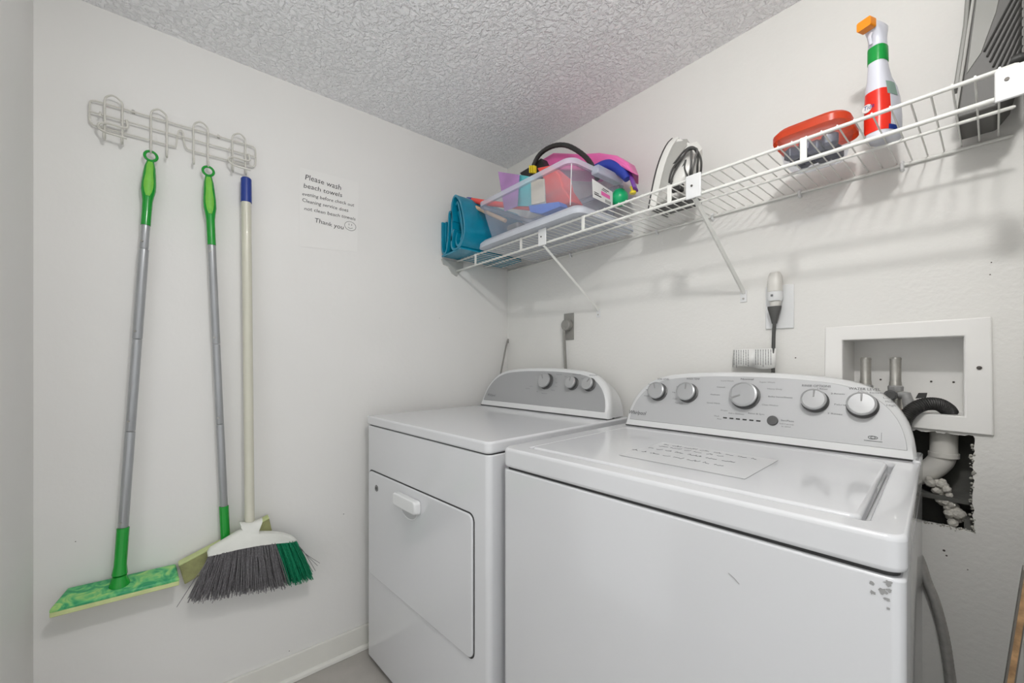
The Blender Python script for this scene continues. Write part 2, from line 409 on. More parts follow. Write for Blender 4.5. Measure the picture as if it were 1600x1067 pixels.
# ================================================================== WASHER
WL = (.808, -.678, 0); WA = math.radians(3.4)
W = thing('washing_machine', 'white top-loading washing machine with five round dials, right of the dryer', 'washing machine', WL, WA)
cab = MB()
cab.rings([[Vector((x, y, z)) for x, y in rrect(0, .714, 0, .615, .014)] for z in (.02, .853)])
cab = cab.build('cabinet', M['white'], W, local=True, bevel=.004)
for x in (.05, .66):
    for y in (.05, .56): MB().lathe([(.02, 0), (.02, .02)], Matrix.Translation((x, y, 0)), 12).build('levelling_foot', M['rubber'], W, local=True)
MB().rings([[Vector((x, y, z)) for x, y in rrect(.006, .708, .006, .60, .014)] for z in (.852, .861)]).build('deck_seam', M['gap'], W, local=True)
b = MB(); loop = rbox_frame(b, -.001, .715, -.003, .618, .859, .905, .052, .676, .040, .470, .02)
deck = b.build('top_deck', M['white'], W, local=True, bevel=.007, seg=4)
MB().box(.045, .684, .034, .48, .862, .884).build('lid_well', M['whitep'], deck, local=True)
MB().rings([[Vector((x, y, z)) for x, y in rrect(.055, .668, .0425, .466, .014)] for z in (.885, .9075)]).build('lid', M['white'], W, local=True, bevel=.006, seg=4)
# raised rear corners of the deck beside the console
MB().box(.702, .715, .50, .618, .900, .912).build('deck_lip', M['white'], deck, local=True, bevel=.004)
WY, WZ = .526, .908
con, pan = console(W, .365, .343, WY, WZ, .177, M['panel_w'], .018, .10)
knob(con, WY, WZ, .122, 1.018, .027, 110)
knob(con, WY, WZ, .216, 1.020, .028, 90)
knob(con, WY, WZ, .373, 1.020, .0345, 205)
knob(con, WY, WZ, .529, 1.017, .0265, 88)
knob(con, WY, WZ, .618, 1.013, .0275, 90)
Mx = Matrix.Translation(facept(WY, WZ, .443, .962, .0003)) @ Matrix(((FU.x, FV.x, FN.x, 0), (FU.y, FV.y, FN.y, 0), (FU.z, FV.z, FN.z, 0), (0, 0, 0, 1)))
MB().lathe([(.0125, 0), (.0125, .003), (.0115, .0045), (.0001, .005)], Mx, 24).build('start_button', M['knobside'], con, local=True)
def wt(s, x, z, wd, h, mt='ink2', shear=0):
    b = MB(); write(b, s, facept(WY, WZ, x, z, .0006), FU, FV, wd, h, shear); b.build('panel_lettering', M[mt], pan, local=True)
wt('SOIL LEVEL', .112, 1.0565, .04, .0055); wt('WASH TEMP', .205, 1.060, .04, .0055)
wt('RINSE OPTIONS', .500, 1.052, .058, .0055); wt('WATER LEVEL', .592, 1.0485, .056, .006)
wt('Normal', .357, 1.064, .032, .005)
wt('Start/Pause', .461, .963, .028, .0045)
for s, x, z, wd in (('Light', .083, 1.04, .016), ('Med', .078, 1.021, .013), ('Heavy', .075, 1.002, .018), ('Hot', .178, 1.036, .011), ('Warm', .166, 1.018, .017), ('Cool', .172, .999, .013), ('Tap Cold', .180, .987, .024),
                    ('Cold Wash', .305, 1.058, .034), ('Casual', .296, 1.04, .022), ('Delicate', .282, 1.018, .025), ('Quick Wash', .274, .994, .036), ('Drain', .315, .976, .017), ('Rinse & Spin', .385, .974, .038),
                    ('Super Wash', .404, 1.058, .036), ('Heavy Duty', .424, 1.041, .034), ('Bulky Items/Sheets', .428, 1.021, .054), ('Clean Washer', .415, .999, .038),
                    ('1 Rinse', .532, 1.046, .020), ('2 Rinses', .559, 1.036, .026), ('Fabric', .567, 1.011, .021), ('3 Rinses', .555, .989, .028),
                    ('Auto Sensing', .607, 1.042, .05), ('Low', .653, 1.032, .014), ('Medium', .657, 1.024, .02), ('High', .659, 1.016, .015),
                    ('Add a Garment', .335, .970, .040), ('Wash', .298, .959, .014), ('Rinse', .308, .952, .011), ('hold 3 seconds', .459, .955, .03), ('to cancel', .463, .949, .02)):
    wt(s, x, z, wd, .0038, 'ink')
wt('Whirlpool', .030, .943, .060, .0125, 'ink2', .2)
for i in range(6):
    x = .328+i*.0165; p = facept(WY, WZ, x, .958, .0002); MB().prism([p-FU*.005-FV*.0018, p+FU*.005-FV*.0018, p+FU*.005+FV*.0018, p-FU*.005+FV*.0018], FN*.0006).build('indicator_light', M['gap'], pan, local=True)
b = MB(); p = facept(WY, WZ, .636, .938, .0006)
b.tube([p+FU*math.cos(t)*.006+FV*(.008+math.sin(t)*.0035) for t in [k*PI/6 for k in range(12)]], .0006, 4, closed=True)
b.tube([p+FU*(.004+math.cos(t)*.006)+FV*(.008+math.sin(t)*.003) for t in [k*PI/6 for k in range(12)]], .0006, 4, closed=True)
b.tube([p-FU*.013+FV*.0, p+FU*.018+FV*.0], .0006, 4); b.tube([p+FU*.016+FV*.003, p+FU*.016+FV*.021], .0003, 4)
b.build('corner_sticker', M['ink'], pan, local=True)
# worn enamel at the front right corner
for cx, cz, s in ((.698, .846, .0045), (.683, .840, .003), (.693, .834, .004), (.684, .829, .0035), (.697, .826, .003), (.699, .838, .003), (.698, .815, .002)):
    MB().prism([Vector((cx+math.cos(t)*s*random.uniform(.5, 1.3), -.0003, cz+math.sin(t)*s*random.uniform(.3, 1.2))) for t in [k*PI/6 for k in range(12)]], (0, -.0003, 0)).build('scuff_mark', M['stain'], cab, local=True)
MB().tube([(.5175, -.0004, .790), (.526, -.0004, .785), (.533, -.0004, .779)], .0006, 4).build('scratch', M['stain'], cab, local=True)

# notice lying on the washer lid
WM = MATX[W.name]
nq = [Vector(p) for p in ((.252, .118, .9082), (.505, .118, .9082), (.508, .318, .9082), (.252, .326, .9082))]
t = thing('lid_notice', 'laminated sheet with faded handwriting lying on the washer lid', 'notice', WM @ Vector((.38, .22, .9078)), WA)
MB().prism([WM @ p for p in nq], (0, 0, .0005)).build('sheet', M['sheetg'], t)
b = MB(); ux = WM.to_3x3() @ Vector((1, -.03, 0)); uy = WM.to_3x3() @ Vector((0, 1, 0))
for yy, wd, x in ((.296, .20, .268), (.270, .15, .27), (.232, .17, .262), (.185, .19, .245)):
    b = MB(); scrib(b, WM @ Vector((x, yy, .909)), ux, uy, wd, .011, .00042); b.build('handwriting', M['ink'], t)

# ================================================================== DRYER
DL = (.078, -.742, 0); DA = math.radians(3.8)
D = thing('tumble_dryer', 'white front-loading dryer with square door and three dials, against the left wall', 'dryer', DL, DA)
b = MB()
b.rings([[Vector((x, y, z)) for x, y in rrect(-.004, .698, 0, .68, .016)] for z in (.022, .8785)])
b.build('cabinet', M['white'], D, local=True, bevel=.003)
for x in (.05, .65):
    for y in (.05, .6): MB().lathe([(.02, 0), (.02, .023)], Matrix.Translation((x, y, 0)), 12).build('levelling_foot', M['rubber'], D, local=True)
MB().rings([[Vector((x, y, z)) for x, y in rrect(.003, .692, .005, .67, .014)] for z in (.878, .8835)]).build('top_seam', M['gap'], D, local=True)
MB().rings([[Vector((x, y, z)) for x, y in rrect(-.008, .7, -.004, .685, .018)] for z in (.882, .913)]).build('top', M['white'], D, local=True, bevel=.006, seg=4)
MB().rings([[Vector((x, -.001, z)) for x, z in rrect(.016, .641, .333, .718, .022)], [Vector((x, .004, z)) for x, z in rrect(.016, .641, .333, .718, .022)]]).build('door_seam', M['gap'], D, local=True)
door = MB().rings([[Vector((x, -.006, z)) for x, z in rrect(.021, .637, .337, .714, .020)], [Vector((x, .004, z)) for x, z in rrect(.021, .637, .337, .714, .020)]]).build('door', M['white'], D, local=True, bevel=.003)
# hooded grip; flat grey patch below stands in for the recess's shade
hd = MB(); hp = [(.248, .668), (.380, .662), (.383, .695), (.376, .699), (.256, .703), (.248, .699)]
MB().rings([[Vector((x, -.006, z)) for x, z in rrect(.243, .388, .645, .69, .012)], [Vector((x, -.028, z)) for x, z in rrect(.247, .384, .650, .69, .012)]]).build('door_handle', M['whitep'], door, local=True, bevel=.004)
g = [Vector((.315+.052*math.cos(PI+PI*k/14), -.0062, .650+.034*math.sin(PI+PI*k/14))) for k in range(15)]
MB().prism(g, (0, .0004, 0)).build('recess_shade', M['panel_w'], door, local=True)
MB().tube(g, .0016, 6).build('recess_edge', M['whitep'], door, local=True)
b = MB(); c0 = Vector((.088, -.0068, .662))
b.rings([[c0+Vector((math.cos(t)*.012, 0, math.sin(t)*.012)) for t in [k*PI/12 for k in range(24)]], [c0+Vector((math.cos(t)*.012, .0008, math.sin(t)*.012)) for t in [k*PI/12 for k in range(24)]]])
st = b.build('round_sticker', M['stain'], door, local=True)
b = MB()
for rr in (.0095, .0045): b.tube([c0+Vector((math.cos(t)*rr, -.0004, math.sin(t)*rr)) for t in [k*PI/8 for k in range(16)]], .0007, 4, closed=True)
b.tube([c0+Vector((-.004, -.0004, .004)), c0+Vector((.004, -.0004, -.004))], .0007, 4)
b.build('sticker_print', M['ink2'], st, local=True)
DY, DZ = .545, .916
con, pan = console(D, .345, .345, DY, DZ, .172, M['panel_d'], .022, .12)
knob(con, DY, DZ, .378, 1.034, .031, 120)
knob(con, DY, DZ, .512, 1.031, .024, 90)
knob(con, DY, DZ, .590, 1.030, .024, 60)
def dt(s, x, z, wd, h=.004):
    b = MB(); write(b, s, facept(DY, DZ, x, z, .0006), FU, FV, wd, h); b.build('panel_lettering', M['ink'], pan, local=True)
dt('Whirlpool', .035, .957, .055, .012)
dt('TEMPERATURE', .500, 1.064, .040); dt('SIGNAL', .580, 1.063, .036); dt('Normal', .365, .985, .028); dt('Timed Dry', .420, 1.062, .03)
for s, x, z in (('Off', .335, .99), ('Less Dry', .29, 1.01), ('Cool Down', .27, 1.0), ('Low', .42, 1.045), ('High', .425, 1.03), ('Casual', .425, 1.015), ('Touch Up', .41, 1.0), ('More', .465, 1.055), ('Cotton', .545, 1.05)):
    dt(s, x, z, None, .0035)

# ================================================================== HOOK RACK
RX0 = .012
def rk(px, py, x=.012):
    p = at(130+px*.175, 140+py*.175, X=.015); return Vector((x, p.y, p.z))
t = thing('wire_hook_rack', 'pale wire hook rack screwed high on the left wall', 'hook rack', (.004, -1.28, 1.75))
b = MB()
def wr(pts, r=.0023, n=6, sm=True, closed=False):
    b.tube(crom(pts, 5, closed) if sm else pts, r, n, closed=closed)
y0, y1 = -1.474, -1.091
wr([(.012, y0+.012, 1.826), (.012, y1-.014, 1.826)], sm=False)
wr([(.012, y0+.012, 1.826), (.012, y0+.003, 1.822), (.012, y0, 1.812), (.012, y0, 1.772), (.012, y0+.004, 1.762), (.012, y0+.016, 1.758), (.012, -1.36, 1.758), (.012, -1.302, 1.758), (.012, -1.294, 1.762), (.012, -1.291, 1.79), (.012, -1.288, 1.806), (.012, -1.283, 1.811), (.012, -1.278, 1.806), (.012, -1.275, 1.78), (.012, -1.270, 1.764), (.012, -1.258, 1.759), (.012, -1.2, 1.759), (.012, y1-.016, 1.759), (.012, y1-.003, 1.764), (.012, y1, 1.775), (.012, y1, 1.812), (.012, y1-.004, 1.823), (.012, y1-.014, 1.826)])
wr([(.014, y0, 1.792), (.014, y1, 1.793)], sm=False)
b.build('wire_frame', M['rackwire'], t)
for c in (-1.427, -1.332, -1.235, -1.137):
    b = MB(); h = .0175
    for s in (-1, 1):
        zb = 1.722 if abs(c+1.427) > .05 and abs(c+1.137) > .05 else 1.728
        wr([(.016, c+s*h, 1.80), (.016, c+s*h, zb+.012), (.018, c+s*h, zb), (.026, c+s*h, zb-.007), (.036, c+s*h, zb-.004), (.041, c+s*h, zb+.006)], .0024)
    wr([(.016, c-h, 1.80), (.016, c-h, 1.832), (.020, c-h*.75, 1.843), (.026, c, 1.848), (.020, c+h*.75, 1.843), (.016, c+h, 1.832), (.016, c+h, 1.80)], .0024)
    b.build('hook', M['rackwire'], t)
for c in (-1.427, -1.137):
    b = MB()
    wr([(.018, c+.026, 1.795), (.018, c+.028, 1.775), (.020, c+.016, 1.770), (.020, c-.012, 1.770), (.026, c-.027, 1.762), (.034, c-.028, 1.748), (.04, c-.018, 1.738), (.042, c, 1.735), (.042, c+.028, 1.734)], .0032)
    wr([(.018, c-.026, 1.797), (.022, c-.027, 1.785), (.03, c-.027, 1.782)], .002)
    b.build('coat_loop', M['rackwire'], t)
for y in (-1.388, -1.19):
    MB().lathe([(.0001, 0), (.004, 0), (.004, .010), (.002, .013), (.0001, .013)], Matrix.Translation((0, y, 1.829)) @ Matrix.Rotation(PI/2, 4, 'Y'), 10).build('screw', M['brass'], t)

# ================================================================== MOPS AND BROOM
def grip(t, top, bot, mir=1):
    """green grip with a ring on top and a lime inlay"""
    d = (bot-top); L = d.length; u = d.normalized()
    prof = [(0, .008), (.05, .010), (.10, .0125), (.22, .0145), (.36, .0165), (.46, .0165), (.55, .0135), (.63, .0115), (.8, .0110), (1, .0110)]
    c0 = top+u*.026
    path = [c0+u*(L-.026)*k for k, r in prof]
    g = MB().tube(path, [r for k, r in prof], 14).build('grip', M['green'], t)
    rc = top+u*.012; yv = Vector((0, 1, 0))
    MB().tube([rc+(yv*math.cos(a)+Vector((0, 0, 1))*math.sin(a))*.0135 for a in [k*2*PI/20 for k in range(20)]], .0036, 8, closed=True).build('hanging_ring', M['green'], t)
    cols = []
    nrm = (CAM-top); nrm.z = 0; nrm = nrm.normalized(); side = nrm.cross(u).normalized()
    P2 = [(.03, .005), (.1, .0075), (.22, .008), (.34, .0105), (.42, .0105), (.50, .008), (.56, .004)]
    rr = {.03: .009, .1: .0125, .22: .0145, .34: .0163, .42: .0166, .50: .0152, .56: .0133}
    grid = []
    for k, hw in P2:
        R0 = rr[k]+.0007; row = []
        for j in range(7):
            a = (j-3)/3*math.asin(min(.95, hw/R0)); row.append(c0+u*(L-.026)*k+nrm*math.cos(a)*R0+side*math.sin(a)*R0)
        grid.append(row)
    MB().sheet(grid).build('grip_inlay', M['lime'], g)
# left mop
t = thing('flat_mop', 'green flat mop with steel pole, leftmost of the three hung tools', 'mop', (.05, -1.41, .49))
top = Vector((.030, -1.349, 1.717)); foot = Vector((.052, -1.413, .53))
ln = lambda z: top+(foot-top)*((top.z-z)/(top.z-foot.z))
grip(t, top, ln(1.503))
for a, c, r in ((1.503, 1.435, .0098), (1.434, 1.179, .0112), (1.178, .922, .0108), (.921, .66, .0112)):
    MB().tube([ln(a), ln(a-.001), ln(c+.002), ln(c)], [r*.9, r, r, r*.9], 14).build('pole_section', M['steel'], t)
for z in (1.455, 1.20, .95, .675): p = ln(z); MB().lathe([(.0001, .0135), (.003, .0135), (.003, .008)], Matrix.Translation(p) @ Matrix.Rotation(PI/2, 4, 'Y') @ Matrix.Rotation(.45, 4, 'X'), 8).build('lock_pin', M['brass'], t)
MB().tube([ln(.66), ln(.659), ln(.56), ln(.535)], [.0125, .0135, .0135, .0165], 14).build('socket', M['green'], t)
MB().lathe([(.021, 0), (.0215, .010), (.018, .020), (.015, .032), (.0001, .034)], Matrix.Translation((.052, -1.413, .499)), 18).build('swivel_joint', M['green'], t)
# pad holder sticks out of the wall nearly level
pl = [(.006, -1.516, .512), (.006, -1.294, .506), (.088, -1.287, .495), (.086, -1.536, .500)]
cx = sum(p[0] for p in pl)/4; cy = sum(p[1] for p in pl)/4; cz = sum(p[2] for p in pl)/4
q2 = [(cx+(a-cx)*.86, cy+(c-cy)*.97, e+.004) for a, c, e in pl]
MB().rings([[Vector(p)-Vector((0, 0, .008)) for p in pl], [Vector(p) for p in pl], [Vector(p) for p in q2]]).build('mop_plate', M['moppad'], t, bevel=.002)
MB().prism([Vector(p)-Vector((0, 0, .020)) for p in pl], (0, 0, .0125)).build('cleaning_pad', M['olivel'], t, bevel=.002)
# second mop
t = thing('flat_mop', 'green flat mop with olive head, hanging between the other mop and the broom', 'mop', (.03, -1.18, .45))
top = Vector((.030, -1.218, 1.714)); foot = Vector((.026, -1.172, .50))
ln = lambda z: top+(foot-top)*((top.z-z)/(top.z-foot.z))
grip(t, top, ln(1.476), 1)
for a, c, r in ((1.476, 1.17, .0105), (1.169, .92, .0102), (.919, .66, .0106)):
    MB().tube([ln(a), ln(a-.001), ln(c+.002), ln(c)], [r*.9, r, r, r*.9], 14).build('pole_section', M['steel'], t)
for z in (1.455, 1.19, .94): p = ln(z); MB().lathe([(.0001, .0125), (.003, .0125), (.003, .008)], Matrix.Translation(p) @ Matrix.Rotation(PI/2, 4, 'Y') @ Matrix.Rotation(.45, 4, 'X'), 8).build('lock_pin', M['brass'], t)
MB().tube([ln(.66), ln(.659), ln(.55)], [.0118, .0128, .0128], 14).build('socket', M['green'], t)
fc = [(-1.288, .512), (-1.055, .594), (-1.046, .545), (-1.274, .449)]
MB().prism([(.034, y, z) for y, z in fc], (-.010, 0, 0)).build('mop_plate', M['olive'], t, bevel=.003)
MB().prism([(.0365, -1.289, .514), (.0365, -1.056, .5975), (.012, -1.056, .6005), (.012, -1.289, .517)], (0, .001, -.0055)).build('plate_edge', M['olivel'], t, bevel=.0015)
MB().prism([(.023, y, z) for y, z in fc], (-.018, 0, 0)).build('cleaning_pad', M['olive'], t, bevel=.003)
# broom
t = thing('angle_broom', 'angled broom with beige pole, white head and grey and green bristles', 'broom', (.06, -1.1, .37))
MB().tube([(.030, -1.119, 1.640), (.050, -1.112, .60)], .0138, 16).build('pole', M['beige'], t)
MB().tube([(.029, -1.119, 1.710), (.029, -1.119, 1.706), (.0295, -1.119, 1.645), (.0298, -1.119, 1.630)], [.012, .0150, .0156, .0156], 16).build('hanging_cap', M['blue'], t)
hd = [(-1.221, .531), (-1.222, .542), (-1.214, .553), (-1.183, .567), (-1.149, .583), (-1.133, .590), (-1.141, .604), (-1.141, .612), (-1.124, .605), (-1.103, .602), (-1.080, .609), (-1.089, .582), (-1.090, .568), (-1.05, .557), (-1.017, .544), (-.991, .527), (-.978, .509), (-.985, .506), (-1.036, .5165), (-1.098, .526), (-1.149, .530), (-1.197, .530)]
mid = [Vector((.064, y, z)) for y, z in hd]; c = Vector((.064, -1.10, .545))
fr = [Vector((.080, c.y+(p.y-c.y)*.93, c.z+(p.z-c.z)*.86)) for p in mid]; bk = [Vector((.046, c.y+(p.y-c.y)*.93, c.z+(p.z-c.z)*.86)) for p in mid]
m2 = [p+Vector((.009, 0, 0)) for p in mid]; m3 = [p-Vector((.009, 0, 0)) for p in mid]
MB().rings([bk, m3, m2, fr]).build('broom_head', M['bwhite'], t, ang=60)
def bristles(name, mt, ya, yb, za, zb, yA, yB, zA, zB, n, stray=0):
    b = MB()
    for i in range(n):
        s = (i+random.random())/n; xo = random.uniform(.048, .080)
        p = Vector((xo, ya+(yb-ya)*s, za+(zb-za)*s+.006))
        s2 = s+random.uniform(-.035, .035)
        if random.random() < stray: s2 += random.uniform(-.16, .16)
        zf = zA+(zB-zA)*s+random.uniform(-.008, .008)
        q = Vector((xo+(xo-.064)*.7+random.uniform(-.004, .004), yA+(yB-yA)*s2, zf))
        m_ = (p+q)/2+Vector((random.uniform(-.003, .003), random.uniform(-.003, .003), 0))
        b.tube([p, m_, q], [.0011, .0011, .0008], 4)
    k = b.build(name, mt, t); k['kind'] = 'stuff'; return k
bristles('grey_bristles', M['brist'], -1.214, -1.045, .530, .519, -1.262, -1.012, .415, .373, 900, .04)
bristles('green_bristles', M['bristg'], -1.043, -.983, .519, .508, -1.008, -.930, .373, .372, 360, .05)
b = MB()
for q in ((-.915, .405), (-.908, .412), (-.922, .390)): b.tube(crom([(.07, -.985, .508), (.072, -.955, .46), (.074, *q)], 4), .0007, 4)
b.build('stray_bristles', M['brist'], t)

# ================================================================== NOTE ON THE LEFT WALL
t = thing('paper_note', 'white paper with handwritten beach towel request on the left wall', 'note', (.001, -.855, 1.53))
MB().prism([(.0004, -.958, 1.524), (.0004, -.754, 1.540), (.0004, -.749, 1.811), (.0004, -.956, 1.806)], (.0005, 0, 0)).build('sheet', M['notepaper'], t)
b = MB(); X = .0013
for s, a, c, h in (('Please wash', (-.938, 1.768), (-.815, 1.763), .019), ('beach towels', (-.943, 1.737), (-.811, 1.737), .0165), ('evening before check out', (-.948, 1.709), (-.766, 1.712), .0125),
                   ('Cleaning service does', (-.948, 1.686), (-.788, 1.686), .0125), ('not clean beach towels', (-.941, 1.658), (-.761, 1.660), .0125), ('Thank you', (-.907, 1.621), (-.806, 1.616), .0155)):
    b = MB(); u = Vector((0, c[0]-a[0], c[1]-a[1])); write(b, s, (X, *a), u.normalized(), (0, 0, 1), u.length, h, .12, .05); b.build('handwriting', M['pen'], t)
c = Vector((X, -.780, 1.634)); b = MB()
b.tube([c+Vector((0, math.cos(k)*.021, math.sin(k)*.017)) for k in [i*PI/12 for i in range(24)]], .0006, 4, closed=True)
for s in (-.005, .005): b.tube([c+Vector((0, s, .002)), c+Vector((0, s, .009))], .0007, 4)
b.tube(crom([c+Vector((0, -.009, -.005)), c+Vector((0, 0, -.009)), c+Vector((0, .009, -.005))], 4), .0006, 4)
b.build('smiley_face', M['pen'], t)

# ================================================================== WIRE SHELF
SZ = 1.576; SY = -.305; SX = 1.612
SH = thing('wire_shelf', 'long white ventilated wire shelf above the dryer and washer', 'shelf', (.8, -.15, 1.53))
def rail(name, y, z, r, x0=.006, x1=SX): MB().tube([(x0, y, z), (x0+.002, y, z), (x1-.004, y, z), (x1, y, z)], [r*.7, r, r, r*.6], 10).build(name, M['wire'], SH)
rail('front_rail', SY, SZ-.003, .0036); rail('lip_rail', SY-.002, 1.5285, .0040)
rail('middle_rod', -.150, SZ-.0055, .0032); rail('back_rail', -.006, SZ-.0055, .0036)
b = MB(); x = .018
while x < SX: b.tube([(x, SY, SZ+.0018), (x, -.003, SZ+.0018)], .0015, 6); x += .0254
b.build('deck_wires', M['wire'], SH)
for x in (.16, .455, .752, 1.042, 1.335): MB().box(x-.006, x+.006, SY-.005, SY-.002, 1.527, SZ).build('lip_strap', M['wire'], SH, bevel=.001)
for x in (.573, 1.108, 1.603):
    w_ = .019 if x < 1.5 else .0155
    c = MB().box(x-w_, x+w_, SY-.011, SY-.006, 1.520, SZ+(.003 if x < 1.5 else -.006)).build('bracket_clip', M['whitep'], SH, bevel=.002)
    MB().lathe([(.0001, 0), (.0028, 0), (.0028, .002)], Matrix.Translation((x-.003, SY-.0125, 1.551)) @ Matrix.Rotation(-PI/2, 4, 'X'), 10).build('screw', M['rust'], c)
    if x < 1.5:
        f = Vector((x+.001, 0, 1.318))
        br = MB().tube([(x, SY-.003, 1.522), (x, SY+.01, 1.514), (x, -.012, 1.328), (x, -.003, 1.318)], .0065, 4, sq=(1, .7)).build('support_brace', M['wire'], SH, ang=20)
        MB().box(x-.009, x+.009, -.003, 0, 1.292, 1.326).build('brace_foot', M['whitep'], br, bevel=.001)
        MB().lathe([(.0001, 0), (.003, 0), (.003, .002)], Matrix.Translation((x, -.0055, 1.302)) @ Matrix.Rotation(-PI/2, 4, 'X'), 10).build('screw', M['brass'], br)
for x in (.43, .83, 1.02, 1.25, 1.45): MB().tube([(x, -.001, SZ-.016), (x, -.008, SZ-.014), (x, -.012, SZ-.004), (x, -.006, SZ+.001)], .004, 6).build('wall_clip', M['whitep'], SH)
MB().prism([(0, -.385, 1.573), (0, -.27, 1.573), (0, -.27, 1.545), (0, -.305, 1.505), (0, -.33, 1.515), (0, -.35, 1.545), (0, -.375, 1.55)], (.006, 0, 0)).build('end_bracket', M['greylight'], SH, bevel=.001)

# ================================================================== TEAL FOLDED MAT
def towel():
    Y0, Y1 = -.385, -.05
    b = MB()
    def strip(pts, th, d0=0, d1=0):
        pts = crom([Vector((x, 0, z)) for x, z in pts], 6); N = len(pts); L = []; Rr = []
        for i, p in enumerate(pts):
            tg = (pts[min(i+1, N-1)]-pts[max(i-1, 0)]).normalized(); nn = Vector((-tg.z, 0, tg.x)); L.append(p+nn*th/2); Rr.append(p-nn*th/2)
        poly = L+Rr[::-1]
        b.rings([[Vector((p.x, Y0+d0+.004, p.z)) for p in poly], [Vector((p.x, Y0+d0, p.z)) for p in poly], [Vector((p.x, Y1+d1, p.z)) for p in poly]][1:])
    z = 1.584
    # left loop
    strip([(.008, z+.150), (.008, z+.06), (.014, z+.02), (.034, z+.006), (.052, z+.03), (.062, z+.09), (.068, z+.168), (.080, z+.176), (.090, z+.166), (.092, z+.10), (.088, z+.05)], .009)
    strip([(.022, z+.150), (.023, z+.06), (.034, z+.024), (.044, z+.06), (.050, z+.13)], .008, .012)
    strip([(.036, z+.145), (.038, z+.07)], .006, .02)
    # middle loop
    strip([(.080, z+.155), (.078, z+.09), (.080, z+.04)], .008, .012)
    # right loop
    strip([(.098, z+.13), (.090, z+.185), (.096, z+.215), (.112, z+.232), (.132, z+.227), (.158, z+.195), (.181, z+.135), (.190, z+.07), (.168, z+.022), (.130, z+.006), (.098, z+.014), (.088, z+.04), (.094, z+.07), (.108, z+.095)], .010)
    strip([(.108, z+.20), (.122, z+.208), (.138, z+.17), (.156, z+.11), (.160, z+.065), (.142, z+.03), (.120, z+.025), (.108, z+.05), (.118, z+.08)], .009, .010)
    strip([(.112, z+.175), (.124, z+.14), (.140, z+.09), (.138, z+.06), (.126, z+.05)], .008, .02)
    strip([(.008, z-.0005), (.09, z-.0005), (.165, z+.003)], .006)
    return b
o = towel().build('folded_beach_mat', M['teal'])
tag(o, 'shiny teal vinyl beach mat rolled up at the left end of the shelf', 'beach mat')

# ================================================================== STORAGE BIN, LID AND CONTENTS
bx0, bx1, by0, by1 = .222, .742, -.335, -.045
LZ = SZ+.0045
def rr_ring(x0, x1, y0, y1, r, z): return [Vector((x, y, z)) for x, y in rrect(x0, x1, y0, y1, r, 5)]
b = MB().rings([rr_ring(bx0-.012, bx1+.022, by0-.005, by1+.02, .035, LZ), rr_ring(bx0-.010, bx1+.020, by0-.003, by1+.018, .035, LZ+.018), rr_ring(bx0+.006, bx1+.004, by0+.01, by1+.004, .03, LZ+.031)])
tag(b.build('bin_lid', M['frost'], ang=25), 'frosted plastic lid lying on the shelf under the clear bin', 'lid')
t = thing('storage_bin', 'clear plastic bin full of beach toys on the shelf', 'storage bin', (.47, -.19, LZ+.031))
z0 = LZ+.0315; zt = 1.765
def shell(i):  # walls lean out
    return [rr_ring(bx0+.035-i*-1+0, bx1-.045-i, by0+.03+i, by1-.02-i, .028, z0+i), rr_ring(bx0+.002+i, bx1-.022-i, by0+.004+i, by1-i, .03, zt-.018)]
a = shell(0); c = shell(.0025)
b = MB(); n = len(a[0]); b.rings([c[1][::-1], c[0][::-1], a[0], a[1]], cap=False)
b = MB(); b.rings([a[1], a[0]], cap=False); b.add(a[0], [tuple(range(n))])
body = b.build('bin_body', M['clear'], t, solid=.0015)
b = MB(); b.rings([rr_ring(bx0+.002, bx1-.022, by0+.004, by1, .03, zt-.018), rr_ring(bx0-.006, bx1-.012, by0-.005, by1+.008, .034, zt-.017), rr_ring(bx0-.006, bx1-.012, by0-.005, by1+.008, .034, zt), rr_ring(bx0+.003, bx1-.021, by0+.005, by1-.002, .03, zt+.001)], cap=False)
b.build('bin_rim', M['clearrim'], t, solid=.0012)
hnd = MB().rings([[Vector((x, y, z)) for y, z in ((-.235, zt-.002), (-.235, zt-.03), (-.10, zt-.03), (-.10, zt-.002))] for x in (bx1-.018, bx1+.012)]).build('end_handle', M['clearrim'], t, bevel=.004)
b = MB().tube(crom([(bx1-.028, by0+.009, z0+.004), (bx1-.020, by0+.006, zt-.02)], 2), .0014, 6); b.build('corner_line', M['whitep'], t)  # white line drawn along the bin's front right edge
xl = lambda z: bx1-.022-(1-(z-z0)/(zt-z0))*.022
LP = [at(px, py, X=.7315) for px, py in ((925, 279), (957, 300), (957, 323), (926, 308))]
lab = MB().prism(LP, (.0006, 0, 0)).build('price_label', M['paper'], t)
def lpt(u, v): return LP[0]*(1-u)*(1-v)+LP[1]*u*(1-v)+LP[2]*u*v+LP[3]*(1-u)*v+Vector((.0008, 0, 0))
def lq(u0, u1, v0, v1): return [lpt(u0, v0), lpt(u1, v0), lpt(u1, v1), lpt(u0, v1)]
MB().prism(lq(.42, .86, .38, .62), (.0003, 0, 0)).build('pink_print', M['pink'], lab)
for a in ((.08, .42, .74, .80), (.08, .3, .64, .69), (.5, .8, .15, .2), (.45, .7, .26, .30)): MB().prism(lq(*a), (.0003, 0, 0)).build('print', M['ink2'], lab)
for i in range(6): MB().prism(lq(.62+i*.05, .64+i*.05, .76, .94), (.0003, 0, 0)).build('barcode_bar', M['ink2'], lab)

G = None
def card(name, mt, pix, y, th, label, cat, tilt=0):
    P = [at(px, py, Y=y) for px, py in pix]
    b = MB().prism(P, (0, th, 0)); return tag(b.build(name, mt, bevel=.001, seg=1), label, cat, G)
